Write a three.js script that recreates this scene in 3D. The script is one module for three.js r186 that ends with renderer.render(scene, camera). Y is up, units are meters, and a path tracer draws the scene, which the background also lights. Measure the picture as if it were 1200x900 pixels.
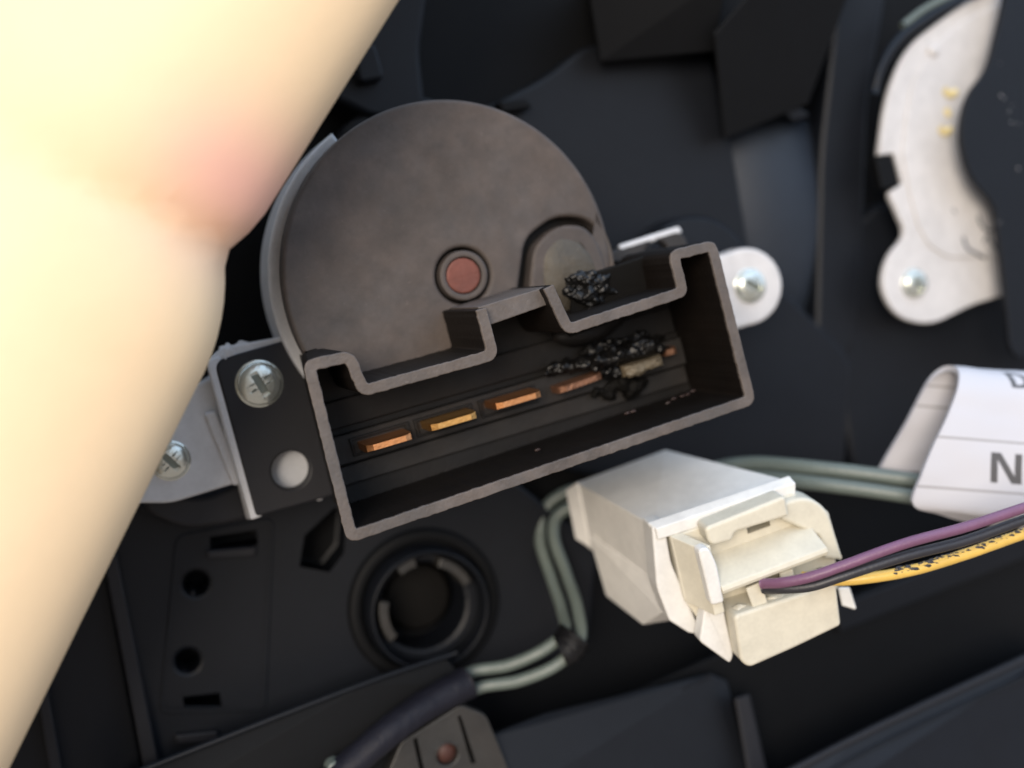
import * as THREE from 'three';
import { mergeGeometries } from 'three/addons/utils/BufferGeometryUtils.js';
import { ConvexGeometry } from 'three/addons/geometries/ConvexGeometry.js';
import { MarchingCubes } from 'three/addons/objects/MarchingCubes.js';
import { Brush, Evaluator, SUBTRACTION } from 'three-bvh-csg';
import { ImprovedNoise } from 'three/addons/math/ImprovedNoise.js';

// ------------------------------------------------------------------ camera, sky, sun, exposure
const MM = 0.001, D = 140;                                   // everything below is worked out in millimetres
const scene = new THREE.Scene();
const camera = new THREE.PerspectiveCamera(2 * Math.atan(45 / D) * 180 / Math.PI, 4 / 3, 0.01, 5);
camera.position.set(0, 0, D * MM);
camera.lookAt(0, 0, 0);
camera.focus = 0.1385; camera.userData.fStop = 11;
camera.updateMatrixWorld();

{ // soft sky: bluish above and to the right, pale warm towards the front, dim ground
  const w = 128, h = 64, data = new Float32Array(w * h * 4);
  const c = new THREE.Vector3();
  for (let j = 0; j < h; j++) for (let i = 0; i < w; i++) {
    const v = (j + 0.5) / h, u = (i + 0.5) / w, th = (v - 0.5) * Math.PI, ph = (u - 0.5) * 2 * Math.PI;
    c.set(Math.cos(th) * Math.cos(ph), Math.sin(th), Math.cos(th) * Math.sin(ph));
    const up = THREE.MathUtils.smoothstep(c.y, -0.25, 0.35), zen = THREE.MathUtils.smoothstep(c.y, 0.1, 0.9);
    const side = THREE.MathUtils.smoothstep(c.x, -0.8, 0.8);      // bright warm surroundings at left, open shade at right
    const r = THREE.MathUtils.lerp(THREE.MathUtils.lerp(1.12, 0.62, side), 0.72, zen), g = THREE.MathUtils.lerp(THREE.MathUtils.lerp(1.0, 0.76, side), 0.95, zen), b = THREE.MathUtils.lerp(THREE.MathUtils.lerp(0.86, 0.98, side), 1.3, zen);
    const k = (j * w + i) * 4;
    const q = 1.3; data[k] = q * THREE.MathUtils.lerp(0.24, r, up); data[k + 1] = q * THREE.MathUtils.lerp(0.205, g, up); data[k + 2] = q * THREE.MathUtils.lerp(0.18, b, up); data[k + 3] = 1;
  }
  const t = new THREE.DataTexture(data, w, h, THREE.RGBAFormat, THREE.FloatType);
  t.mapping = THREE.EquirectangularReflectionMapping; t.magFilter = THREE.LinearFilter; t.minFilter = THREE.LinearFilter; t.needsUpdate = true;
  scene.background = t; scene.environment = t; scene.environmentIntensity = 1;
}
const sun = new THREE.DirectionalLight(new THREE.Color(1, 0.87, 0.73), 2.5);
sun.position.set(-0.2, 0.1, 0.97); sun.target.position.set(0, 0, 0);
sun.castShadow = true; sun.shadow.radius = 50; sun.shadow.mapSize.set(2048, 2048);
Object.assign(sun.shadow.camera, { left: -0.25, right: 0.25, top: 0.25, bottom: -0.25, near: 0.1, far: 2 });
scene.add(sun, sun.target);

const renderer = new THREE.WebGLRenderer({ antialias: true });
renderer.toneMapping = THREE.LinearToneMapping;
renderer.toneMappingExposure = 1.32;
renderer.shadowMap.enabled = true;

// ------------------------------------------------------------------ helpers
let seed = 7;
const rnd = (a = 0, b = 1) => { seed = (seed * 1664525 + 1013904223) >>> 0; return a + (b - a) * seed / 4294967296; };
const noise = new ImprovedNoise();
const V = (x, y, z) => new THREE.Vector3(x, y, z);

// a rotated working frame: local millimetre coordinates of a body that stands in the place at an angle
function frame(rx, ry, rz, t) {
  const q = new THREE.Quaternion().setFromEuler(new THREE.Euler(rx * Math.PI / 180, ry * Math.PI / 180, rz * Math.PI / 180, 'YXZ'));
  const qi = q.clone().invert(), n = V(0, 0, 1).applyQuaternion(q);
  const f = (px, py, z) => {                                 // measured picture point -> the frame's plane at height z
    const o = V(0, 0, D), d = V((px - 600) * 0.1, -(py - 450) * 0.1, -D);
    const k = t.clone().addScaledVector(n, z).sub(o).dot(n) / d.dot(n);
    return o.addScaledVector(d, k).sub(t).applyQuaternion(qi);
  };
  f.q = q; f.t = t;
  return f;
}
const S = frame(2.99, 18.09, 17.04, V(3.6, -0.17, 0));       // the dash panel and the switch on it
const P = frame(11, 11.5, 19.3, V(18.24, -17.95, -8));       // the white plug
const W = frame(0, 0, 0, V(0, 0, 0));

const used = {};
function numbered(n) { const k = used[n] = (used[n] ?? -1) + 1; return k ? n + '_' + String(k).padStart(3, '0') : n; }
const info = new Map();
function thing(name, label, category, f, base, group) {
  const o = new THREE.Group();
  o.name = numbered(name);
  o.userData.label = label; o.userData.category = category; if (group) o.userData.group = group;
  o.quaternion.copy(f.q);
  o.position.copy(base.clone().applyQuaternion(f.q).add(f.t)).multiplyScalar(MM);
  info.set(o, base); scene.add(o);
  return o;
}
function boxUV(g) {
  const p = g.attributes.position, n = g.attributes.normal, uv = new Float32Array(p.count * 2);
  for (let i = 0; i < p.count; i += 3) {
    let ax = 0, ay = 0, az = 0;
    for (let k = 0; k < 3; k++) { ax += Math.abs(n.getX(i + k)); ay += Math.abs(n.getY(i + k)); az += Math.abs(n.getZ(i + k)); }
    for (let k = i; k < i + 3; k++) {
      const x = p.getX(k), y = p.getY(k), z = p.getZ(k);
      const [a, b] = az >= ax && az >= ay ? [x, y] : ax >= ay ? [z, y] : [x, z];
      uv[2 * k] = a / 40; uv[2 * k + 1] = b / 40;
    }
  }
  g.setAttribute('uv', new THREE.BufferAttribute(uv, 2));
}
function mk(name, geos, mat, parent, keepUV = false) {
  if (!Array.isArray(geos)) geos = [geos];
  const list = geos.map((g) => {
    const c = g.index ? g.toNonIndexed() : g.clone();
    for (const k of Object.keys(c.attributes)) if (!['position', 'normal', 'uv', 'color'].includes(k)) c.deleteAttribute(k);
    if (!keepUV) boxUV(c);
    return c;
  });
  const g = list.length > 1 ? mergeGeometries(list) : list[0];
  let root = parent; while (root.parent && root.parent !== scene) root = root.parent;
  const b = info.get(root);
  g.translate(-b.x, -b.y, -b.z); g.scale(MM, MM, MM);
  const m = new THREE.Mesh(g, mat);
  m.name = name; m.castShadow = m.receiveShadow = true;
  parent.add(m);
  return m;
}
// ---- shapes
function roundPts(pts, r) {                                   // polygon with rounded corners -> dense point list
  const out = [], n = pts.length;
  for (let i = 0; i < n; i++) {
    const a = pts[(i + n - 1) % n], b = pts[i], c = pts[(i + 1) % n], rr = b[2] ?? r;
    const ab = Math.hypot(a[0] - b[0], a[1] - b[1]), cb = Math.hypot(c[0] - b[0], c[1] - b[1]);
    const d = Math.min(rr, ab * 0.48, cb * 0.48);
    if (d < 1e-3) { out.push([b[0], b[1]]); continue; }
    const p = [b[0] + (a[0] - b[0]) / ab * d, b[1] + (a[1] - b[1]) / ab * d], q = [b[0] + (c[0] - b[0]) / cb * d, b[1] + (c[1] - b[1]) / cb * d];
    for (let k = 0; k <= 6; k++) { const t = k / 6; out.push([0, 1].map((j) => (1 - t) * (1 - t) * p[j] + 2 * t * (1 - t) * b[j] + t * t * q[j])); }
  }
  return out;
}
function dense(pts, step, amp, freq = 1.3, ofs = 0) {          // subdivide and roughen an outline
  const out = [];
  pts.forEach((a, i) => {
    const b = pts[(i + 1) % pts.length], n = Math.max(1, Math.ceil(Math.hypot(b[0] - a[0], b[1] - a[1]) / step));
    for (let k = 0; k < n; k++) {
      const x = a[0] + (b[0] - a[0]) * k / n, y = a[1] + (b[1] - a[1]) * k / n;
      const s = noise.noise(x * freq, y * freq, 3 + ofs) * amp + noise.noise(x * freq * 3.1, y * freq * 3.1, 9 + ofs) * amp * 0.6;
      out.push([x + s, y + noise.noise(x * freq, y * freq, 17 + ofs) * amp + noise.noise(x * freq * 3, y * freq * 3, 27) * amp * 0.7]);
    }
  });
  return out;
}
const shapeOf = (pts) => new THREE.Shape(pts.map((p) => new THREE.Vector2(p[0], p[1])));
const circ = (x, y, r, n = 72) => Array.from({ length: n }, (_, i) => [x + r * Math.cos(i / n * 2 * Math.PI), y + r * Math.sin(i / n * 2 * Math.PI)]);
function slab(pts, z, thick, bevel = 0.25, holes = [], segs = 2) { // front face at z, goes back by thick
  const s = pts.isShape ? pts : shapeOf(pts);
  for (const h of holes) s.holes.push(new THREE.Path(h.map((p) => new THREE.Vector2(p[0], p[1]))));
  const g = new THREE.ExtrudeGeometry(s, { depth: thick - 2 * bevel, bevelEnabled: bevel > 0, bevelThickness: bevel, bevelSize: bevel, bevelOffset: -bevel, bevelSegments: segs, steps: 1 });
  g.translate(0, 0, z - thick + bevel);
  return g;
}
const onPlane = (f, pts, z) => pts.map((p) => { const v = f(p[0], p[1], z); return [v.x, v.y, ...(p[2] === undefined ? [] : [p[2]])]; });
const plate = (f, pts, z, thick, { r = 0.6, bevel = 0.25, holes = [], rough = 0 } = {}) => {
  let q = roundPts(onPlane(f, pts, z), r);
  if (rough) q = dense(q, 0.5, rough);
  return slab(q, z, thick, bevel, holes);
};
const ball = [1, 2].map((det) => { const p = new THREE.IcosahedronGeometry(1, det).attributes.position, seen = new Map(); for (let i = 0; i < p.count; i++) { const v = V().fromBufferAttribute(p, i); seen.set(v.toArray().map((t) => t.toFixed(3)).join(), v); } return [...seen.values()]; });
const roundHull = (pts, rad, det) => new ConvexGeometry(pts.flatMap((p) => ball[det].map((b) => p.clone().addScaledVector(b, rad))));
const hull = (f, pts) => roundHull(pts.map(([x, y, z]) => f(x, y, z)), f === P ? 0.22 : 0.3, f === P ? 1 : 0); // moulded edges are never sharp
function box(x0, x1, y0, y1, z0, z1, b = 0.2) { return slab([[x0, y0], [x1, y0], [x1, y1], [x0, y1]], z1, z1 - z0, Math.min(b, (z1 - z0) * 0.3, (x1 - x0) * 0.3, (y1 - y0) * 0.3)); }
function tube(points, radius, radial = 14, segs = 90, wob = 0) {
  const c = new THREE.CatmullRomCurve3(points, false, 'centripetal'), fr = c.computeFrenetFrames(segs, false);
  const pos = [], idx = [], rf = typeof radius === 'function' ? radius : () => radius;
  for (let i = 0; i <= segs; i++) {
    const t = i / segs, p = c.getPointAt(t), N = fr.normals[i], B = fr.binormals[i];
    for (let j = 0; j <= radial; j++) {
      const a = (j % radial) / radial * 2 * Math.PI, r = rf(t, a) * (1 + wob * noise.noise(t * 30, Math.cos(a) * 1.5, Math.sin(a) * 1.5));
      pos.push(p.x + r * (Math.cos(a) * N.x + Math.sin(a) * B.x), p.y + r * (Math.cos(a) * N.y + Math.sin(a) * B.y), p.z + r * (Math.cos(a) * N.z + Math.sin(a) * B.z));
    }
  }
  const row = radial + 1;
  for (let i = 0; i < segs; i++) for (let j = 0; j < radial; j++) { const a = i * row + j; idx.push(a, a + row, a + 1, a + 1, a + row, a + row + 1); }
  for (const [e, flip] of [[0, 0], [segs, 1]]) {
    const p = c.getPointAt(e / segs), k = pos.length / 3; pos.push(p.x, p.y, p.z);
    for (let j = 0; j < radial; j++) flip ? idx.push(k, e * row + j, e * row + j + 1) : idx.push(k, e * row + j + 1, e * row + j);
  }
  const g = new THREE.BufferGeometry(); g.setAttribute('position', new THREE.Float32BufferAttribute(pos, 3)); g.setIndex(idx); g.computeVertexNormals();
  g.setAttribute('uv', new THREE.Float32BufferAttribute(new Float32Array(pos.length / 3 * 2), 2));
  return g;
}
function lathe(profile, x, y, z, segs = 48) { const g = new THREE.LatheGeometry(profile.map((p) => new THREE.Vector2(p[0], p[1])), segs); g.rotateX(Math.PI / 2); g.translate(x, y, z); return g; }
function blob(x, y, z, r, amp, freq, sx = 1, sy = 1, sz = 1, det = 5) {
  const g = new THREE.IcosahedronGeometry(1, det), p = g.attributes.position, o = rnd(0, 50), v = V();
  for (let i = 0; i < p.count; i++) {
    v.fromBufferAttribute(p, i);
    const s = r * (1 + amp * noise.noise(v.x * freq + o, v.y * freq, v.z * freq) + amp * 0.5 * noise.noise(v.x * freq * 2.3 + o, v.y * freq * 2.3, v.z * freq * 2.3));
    p.setXYZ(i, v.x * s * sx, v.y * s * sy, v.z * s * sz);
  }
  const m = g.clone(); m.deleteAttribute('normal'); m.deleteAttribute('uv');
  // smooth normals by position
  const key = new Map(), nn = new Float32Array(p.count * 3), a = V(), b = V(), c = V();
  for (let i = 0; i < p.count; i += 3) {
    a.fromBufferAttribute(p, i); b.fromBufferAttribute(p, i + 1); c.fromBufferAttribute(p, i + 2);
    const n = b.clone().sub(a).cross(c.clone().sub(a));
    for (const q of [a, b, c]) { const k = q.toArray().map((t) => t.toFixed(4)).join(); if (!key.has(k)) key.set(k, V()); key.get(k).add(n); }
  }
  for (let i = 0; i < p.count; i++) { a.fromBufferAttribute(p, i); const n = key.get(a.toArray().map((t) => t.toFixed(4)).join()).clone().normalize(); nn.set([n.x, n.y, n.z], i * 3); }
  g.setAttribute('normal', new THREE.BufferAttribute(nn, 3));
  g.translate(x, y, z);
  return g;
}
// continuous surface round tapered capsules joined by a smooth minimum (and roughened by noise)
function fieldGeo(caps, res, pad, amp = 0, freq = 1) {
  const bb = new THREE.Box3(); for (const c of caps) { bb.expandByPoint(c.a); bb.expandByPoint(c.b); }
  bb.expandByScalar(pad); const ctr = bb.getCenter(V()), size = bb.getSize(V()), half = Math.max(size.x, size.y, size.z) / 2, h2 = res / 2, cell = half / h2;
  const mc = new MarchingCubes(res, new THREE.MeshStandardMaterial(), false, false, 500000);
  mc.isolation = 0; mc.reset(); mc.field.fill(-1e3);
  const pre = caps.map((c) => ({ ...c, d: c.b.clone().sub(c.a), l2: Math.max(1e-6, c.b.distanceToSquared(c.a)) }));
  const lim = (v, o) => Math.max(2, Math.min(res - 3, Math.round((v - o) / cell + h2)));
  for (let k = lim(ctr.z - size.z / 2, ctr.z); k <= lim(ctr.z + size.z / 2, ctr.z); k++) for (let j = lim(ctr.y - size.y / 2, ctr.y); j <= lim(ctr.y + size.y / 2, ctr.y); j++) for (let i = lim(ctr.x - size.x / 2, ctr.x); i <= lim(ctr.x + size.x / 2, ctr.x); i++) {
    const x = ctr.x + (i - h2) * cell, y = ctr.y + (j - h2) * cell, z = ctr.z + (k - h2) * cell;
    let d = 1e3;
    for (const c of pre) {
      const ax = x - c.a.x, ay = y - c.a.y, az = z - c.a.z, q = Math.max(0, Math.min(1, (ax * c.d.x + ay * c.d.y + az * c.d.z) / c.l2));
      const e = Math.hypot(ax - q * c.d.x, ay - q * c.d.y, az - q * c.d.z) - (c.ra + (c.rb - c.ra) * q);
      const hh = Math.max(c.k - Math.abs(d - e), 0) / c.k; d = Math.min(d, e) - hh * hh * c.k * 0.25;
    }
    if (amp && d < 2) d += amp * noise.noise(x * freq, y * freq, z * freq) + amp * 0.5 * noise.noise(x * freq * 2.4, y * freq * 2.4, z * freq * 2.4 + 7);
    mc.field[i + j * res + k * res * res] = -d;
  }
  mc.update();
  const n = mc.count, g = new THREE.BufferGeometry(), pos = mc.positionArray.slice(0, n * 3), nor = mc.normalArray.slice(0, n * 3);
  for (let i = 0; i < n; i++) for (let k = 0; k < 3; k++) pos[3 * i + k] = pos[3 * i + k] * half + ctr.getComponent(k);
  g.setAttribute('position', new THREE.BufferAttribute(pos, 3)); g.setAttribute('normal', new THREE.BufferAttribute(nor, 3));
  return g;
}
// ---- textures: tileable noise, one tile = 40 mm
function hash(x, y, s) { let h = (x * 374761393 + y * 668265263 + s * 974634777) | 0; h = Math.imul(h ^ (h >>> 13), 1274126177); return ((h ^ (h >>> 16)) >>> 0) / 4294967296; }
function tileNoise(u, v, per, s) {
  const x = u * per, y = v * per, xi = Math.floor(x), yi = Math.floor(y), fx = x - xi, fy = y - yi, sx = fx * fx * (3 - 2 * fx), sy = fy * fy * (3 - 2 * fy);
  const h = (a, b) => hash(((a % per) + per) % per, ((b % per) + per) % per, s);
  return (h(xi, yi) * (1 - sx) + h(xi + 1, yi) * sx) * (1 - sy) + (h(xi, yi + 1) * (1 - sx) + h(xi + 1, yi + 1) * sx) * sy;
}
function texture(size, fn, srgb) {
  const d = new Uint8Array(size * size * 4);
  for (let j = 0; j < size; j++) for (let i = 0; i < size; i++) { const c = fn(i / size, j / size); for (let k = 0; k < 3; k++) d[(j * size + i) * 4 + k] = Math.max(0, Math.min(255, (c.length ? c[k] : c) * 255)); d[(j * size + i) * 4 + 3] = 255; }
  const t = new THREE.DataTexture(d, size, size); t.wrapS = t.wrapT = THREE.RepeatWrapping; t.magFilter = THREE.LinearFilter; t.minFilter = THREE.LinearMipmapLinearFilter; t.generateMipmaps = true;
  if (srgb) t.colorSpace = THREE.SRGBColorSpace; t.needsUpdate = true;
  return t;
}
const grain = texture(512, (u, v) => 0.45 * tileNoise(u, v, 96, 1) + 0.35 * tileNoise(u, v, 200, 2) + 0.2 * tileNoise(u, v, 24, 3));
const dusty = texture(512, (u, v) => {                        // brownish dust lying unevenly, with a few lint specks
  const a = tileNoise(u, v, 9, 4) * 0.4 + tileNoise(u, v, 21, 5) * 0.3 + tileNoise(u, v, 60, 6) * 0.18 + tileNoise(u, v, 180, 7) * 0.12;
  const b = tileNoise(u, v, 6, 14) * 0.6 + tileNoise(u, v, 26, 15) * 0.4, sp = tileNoise(u, v, 110, 8) > 0.965 ? 0.12 : 0;
  const k = 0.74 + 0.3 * (a - 0.5) + sp; return [k + 0.05 * (b - 0.3), k + 0.01, k - 0.05 * (b - 0.6)];
}, true);
const faint = texture(512, (u, v) => { const a = tileNoise(u, v, 7, 24) * 0.4 + tileNoise(u, v, 30, 25) * 0.35 + tileNoise(u, v, 120, 26) * 0.25; return 0.95 + 0.12 * (a - 0.5); }, true);
const patchy = texture(256, (u, v) => 0.4 + 0.5 * (tileNoise(u, v, 8, 34) * 0.5 + tileNoise(u, v, 25, 35) * 0.5));
function mat(r, g, b, rough, o = {}) {
  const m = new THREE.MeshPhysicalMaterial({ roughness: rough, bumpMap: grain, bumpScale: 0.00004, ...o });
  m.color.setRGB(r, g, b);
  return m;
}
const M = {
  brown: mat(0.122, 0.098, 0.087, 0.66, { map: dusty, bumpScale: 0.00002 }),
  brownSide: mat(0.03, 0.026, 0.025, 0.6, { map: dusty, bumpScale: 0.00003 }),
  rim: mat(0.15, 0.126, 0.114, 0.6, { map: dusty, bumpScale: 0.00006 }),  // lighter copy of the shroud plastic: edge wear plus light on the face
  shroud: mat(0.012, 0.009, 0.0075, 0.6, { map: dusty, specularIntensity: 0.35, bumpScale: 0.00004 }),  // darkened copy of the rim plastic; shade inside the shroud put into the colour
  inside: mat(0.017, 0.0155, 0.015, 0.55, { map: dusty, specularIntensity: 0.4, bumpScale: 0.00003 }),
  rail: mat(0.032, 0.029, 0.0275, 0.55, { map: dusty, specularIntensity: 0.5, bumpScale: 0.00003 }),
  panel: mat(0.0054, 0.0068, 0.01, 0.46, { map: faint, specularIntensity: 0.45, bumpScale: 0.00001 }),
  panelDark: mat(0.003, 0.0034, 0.0043, 0.6, { map: faint, specularIntensity: 0.3, bumpScale: 0.00001 }),
  panelGloss: mat(0.0055, 0.0078, 0.0125, 0.4, { map: faint, specularIntensity: 0.55, bumpScale: 0.00002 }),
  plateBlack: mat(0.0105, 0.0108, 0.014, 0.5, { map: faint, specularIntensity: 0.6, bumpScale: 0.00001 }),
  white: mat(0.57, 0.56, 0.56, 0.45, { map: faint, bumpScale: 0.00001 }),
  holder: mat(0.58, 0.59, 0.61, 0.45, { map: faint, bumpScale: 0.00001 }),
  plugWhite: mat(0.7, 0.69, 0.655, 0.42, { map: faint, bumpScale: 0.00001 }),
  plugCream: mat(0.6, 0.565, 0.46, 0.45, { map: faint, bumpScale: 0.00001 }),
  copper: mat(0.86, 0.4, 0.17, 0.4, { metalness: 1, map: faint }),
  brass: mat(0.88, 0.5, 0.17, 0.4, { metalness: 1, map: faint }),
  burntMetal: mat(0.4, 0.2, 0.12, 0.5, { metalness: 0.6, map: dusty, bumpScale: 0.00015 }),
  scorched: mat(0.3, 0.24, 0.16, 0.6, { metalness: 0.2, map: dusty, bumpScale: 0.00015 }),
  ductSheen: mat(0.016, 0.022, 0.033, 0.52, { map: faint, specularIntensity: 0.7, bumpScale: 0.00003 }),  // paler, bluer than the panel: sky sheen on the bulge put into the colour
  steelDark: mat(0.2, 0.22, 0.19, 0.5, { metalness: 0.7 }),  // dark copy of the steel, painted shade for screw recesses
  rust: mat(0.045, 0.02, 0.014, 0.6, { map: dusty }),
  rivet: mat(0.26, 0.078, 0.052, 0.6, { map: dusty }),
  tar: mat(0.004, 0.0038, 0.0038, 0.42, { specularIntensity: 0.7, bumpScale: 0.00001 }),
  sootAndHole: mat(0.004, 0.0036, 0.0032, 0.7, { specularIntensity: 0.25, bumpScale: 0.00003 }),  // soot at the burn; painted shade in the socket hole
  beige: mat(0.12, 0.1, 0.072, 0.6, { map: dusty, bumpScale: 0.00008 }),
  steel: mat(0.6, 0.63, 0.58, 0.34, { metalness: 0.75, roughnessMap: patchy }),
  greyWire: mat(0.115, 0.14, 0.125, 0.42, { map: faint }),
  purple: mat(0.16, 0.07, 0.13, 0.45, { map: faint }),
  blackWire: mat(0.022, 0.022, 0.028, 0.45, { map: faint }),
  yellow: mat(0.7, 0.46, 0.1, 0.42, { map: faint }),
  tape: mat(0.006, 0.006, 0.007, 0.45, { specularIntensity: 0.5, map: faint }),
  sleeve: mat(0.008, 0.0085, 0.015, 0.6, { map: faint, specularIntensity: 0.5, bumpScale: 0.00008 }),
  greyPlate: mat(0.036, 0.034, 0.032, 0.5, { map: dusty }),
  ink: mat(0.1, 0.11, 0.13, 0.6),
  yellowInk: mat(0.66, 0.55, 0.27, 0.6),
  reddish: mat(0.06, 0.024, 0.018, 0.6),
};

// ------------------------------------------------------------------ the panel behind everything
{
  const t = thing('dashboard_panel', 'black moulded plastic rear of a dashboard panel behind everything else', 'panel', S, V(0, 0, -46));
  mk('base_plate', slab(roundPts([[-130, -95], [140, -95], [140, 85], [-130, 85]], 8), -44, 3, 0.6), M.panelDark, t);
  // raised flat fields of different height
  mk('raised_field', plate(S, [[395, 150], [470, 105], [560, 130], [640, 90], [690, 50], [835, 60], [860, 175], [880, 300], [1000, 420], [990, 560], [700, 560], [420, 500]], -37, 6, { r: 3, bevel: 0.8 }), M.panel, t);
  mk('raised_field', plate(S, [[395, -30], [505, -30], [492, 60], [500, 130], [440, 140], [380, 110]], -36, 8, { r: 2, bevel: 0.8 }), M.panel, t);
  mk('block', plate(S, [[412, 55], [440, 50], [452, 92], [422, 98]], -33.5, 3, { r: 1, bevel: 0.5 }), M.panel, t);
  mk('clip_tab', plate(S, [[584, 119], [618, 116], [625, 126], [590, 131]], -34, 3, { r: 0.5 }), M.panelDark, t);
  mk('upper_wedge', hull(S, [[690, -20, -30], [850, -30, -26], [835, 58, -31], [705, 70, -33], [690, -20, -44], [850, -30, -44], [835, 58, -44], [705, 70, -44]]), M.panelDark, t);
  mk('upright_rib', hull(S, [[838, 40, -28], [900, -30, -26], [1000, -30, -28], [945, 120, -33], [850, 160, -33], [838, 40, -44], [1000, -30, -44], [945, 120, -44], [850, 160, -44]]), M.panelDark, t);
  mk('slant_rib', hull(S, [[868, 90, -33], [885, 92, -33], [945, 135, -34], [930, 140, -34], [868, 90, -44], [945, 135, -44], [930, 142, -44]]), M.panel, t);
  { const v = S(905, 235, -41); mk('duct_bulge', blob(v.x, v.y, -54, 19, 0.03, 0.8, 0.95, 1.5, 0.85, 14), M.ductSheen, t); }
  mk('duct_wall', plate(S, [[985, -40], [1045, -40], [1018, 120], [1012, 300], [1000, 420], [955, 420], [960, 180]], -38.5, 6, { r: 4, bevel: 0.8 }), M.panel, t);
  mk('side_field', plate(S, [[960, 300], [1040, 230], [1230, 330], [1230, 560], [1000, 560]], -39, 5, { r: 4, bevel: 1 }), M.panel, t);
  // lower left: field with an embossed outline, slot, peg holes and ledges
  const zl = -36;
  const hole = (x, y, r) => { const v = S(x, y, zl); return circ(v.x, v.y, r, 28); };
  const slot = (pts) => roundPts(onPlane(S, pts, zl), 0.5);
  mk('lower_field', plate(S, [[60, 560], [160, 590], [420, 560], [600, 560], [700, 640], [690, 760], [560, 800], [430, 820], [170, 915], [165, 870], [120, 660]], zl, 8, { r: 2, bevel: 0.6, holes: [hole(230, 684, 1.7), hole(220, 775, 1.6), slot([[345, 668], [352, 625], [392, 588], [412, 600], [408, 650], [388, 676]]), slot([[240, 625], [305, 615], [308, 642], [242, 655]]), slot([[208, 812], [262, 806], [266, 832], [212, 840]]), hole(496, 710, 6.4)] }), M.panel, t);
  const outl = onPlane(S, [[206, 628], [322, 606], [312, 835], [186, 838]], zl + 0.5).map((p) => [p[0], p[1]]);
  const inner = outl.map((p, i) => { const c = [0, 1].map((k) => outl.reduce((s, q) => s + q[k], 0) / 4); return [p[0] + Math.sign(c[0] - p[0]) * 0.55, p[1] + Math.sign(c[1] - p[1]) * 0.55]; });
  mk('outline_rib', slab(roundPts(outl, 1.5), zl + 0.3, 1, 0.15, [roundPts(inner, 1)]), M.panel, t);
  for (const [x, y] of [[226, 697], [216, 791], [375, 706]]) { const v = S(x, y, zl); mk('peg', lathe([[0, 1.2], [0.3, 1.15], [0.5, 0.8], [0.6, -4]], v.x, v.y, zl - 1.6, 20), x > 300 ? M.panelGloss : M.plateBlack, t); }
  mk('slot_lip', plate(S, [[242, 646], [300, 641], [299, 652], [244, 655]], zl + 1.3, 2, { r: 0.3, bevel: 0.2 }), M.plateBlack, t);
  mk('slot_lip', plate(S, [[205, 862], [255, 857], [256, 869], [207, 872]], zl + 1.3, 2, { r: 0.3, bevel: 0.2 }), M.plateBlack, t);
  mk('left_rib', hull(S, [[121, 640, -34], [132, 640, -34], [172, 905, -34], [186, 905, -34], [121, 640, -44], [186, 905, -44]]), M.plateBlack, t);
  mk('left_field', plate(S, [[-40, 760], [120, 640], [168, 905], [-40, 960]], -37.5, 6, { r: 1, bevel: 0.4 }), M.panel, t);
  mk('left_rib', hull(S, [[44, 800, -35], [52, 800, -35], [66, 930, -35], [76, 930, -35], [44, 800, -44], [76, 930, -44]]), M.plateBlack, t);
  // socket boss with clip fingers
  const c = S(497, 708, zl), rg = (r0, r1, z, h, m, n) => mk(n, lathe([[r0, -h], [r0, -0.4], [r0 + 0.3, 0], [r1 - 0.4, 0], [r1, -0.5], [r1 + 0.2, -h]], c.x, c.y, z, 72), m, t);
  rg(9.3, 11.2, zl + 1.2, 3, M.panelDark, 'socket_rim');
  rg(8.0, 8.9, zl + 4.2, 8, M.panel, 'socket_collar');
  for (const [a0, a1, r0, r1] of [[1.45, 1.85, 6.3, 7.9], [0.1, 0.95, 6.0, 7.4], [2.55, 3.45, 5.8, 7.2]]) {
    const q = []; for (let k = 0; k <= 10; k++) { const a = a0 + (a1 - a0) * k / 10 + 0.1; q.push([c.x + r1 * Math.cos(a), c.y + r1 * Math.sin(a)]); }
    for (let k = 10; k >= 0; k--) { const a = a0 + (a1 - a0) * k / 10 + 0.1; q.push([c.x + r0 * Math.cos(a), c.y + r0 * Math.sin(a)]); }
    mk('clip_finger', slab(q, zl + 2.6, 6, 0.2), mGrey(), t);
  }
  mk('socket_core', lathe([[0, 0], [4.4, 0], [5.2, -0.8], [5.4, -6]], c.x + 0.3, c.y - 0.2, zl - 5, 48), M.sootAndHole, t);  // near-black disc paints in the shade down the socket hole
}
function mGrey() { return M.greyPlate; }

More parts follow.
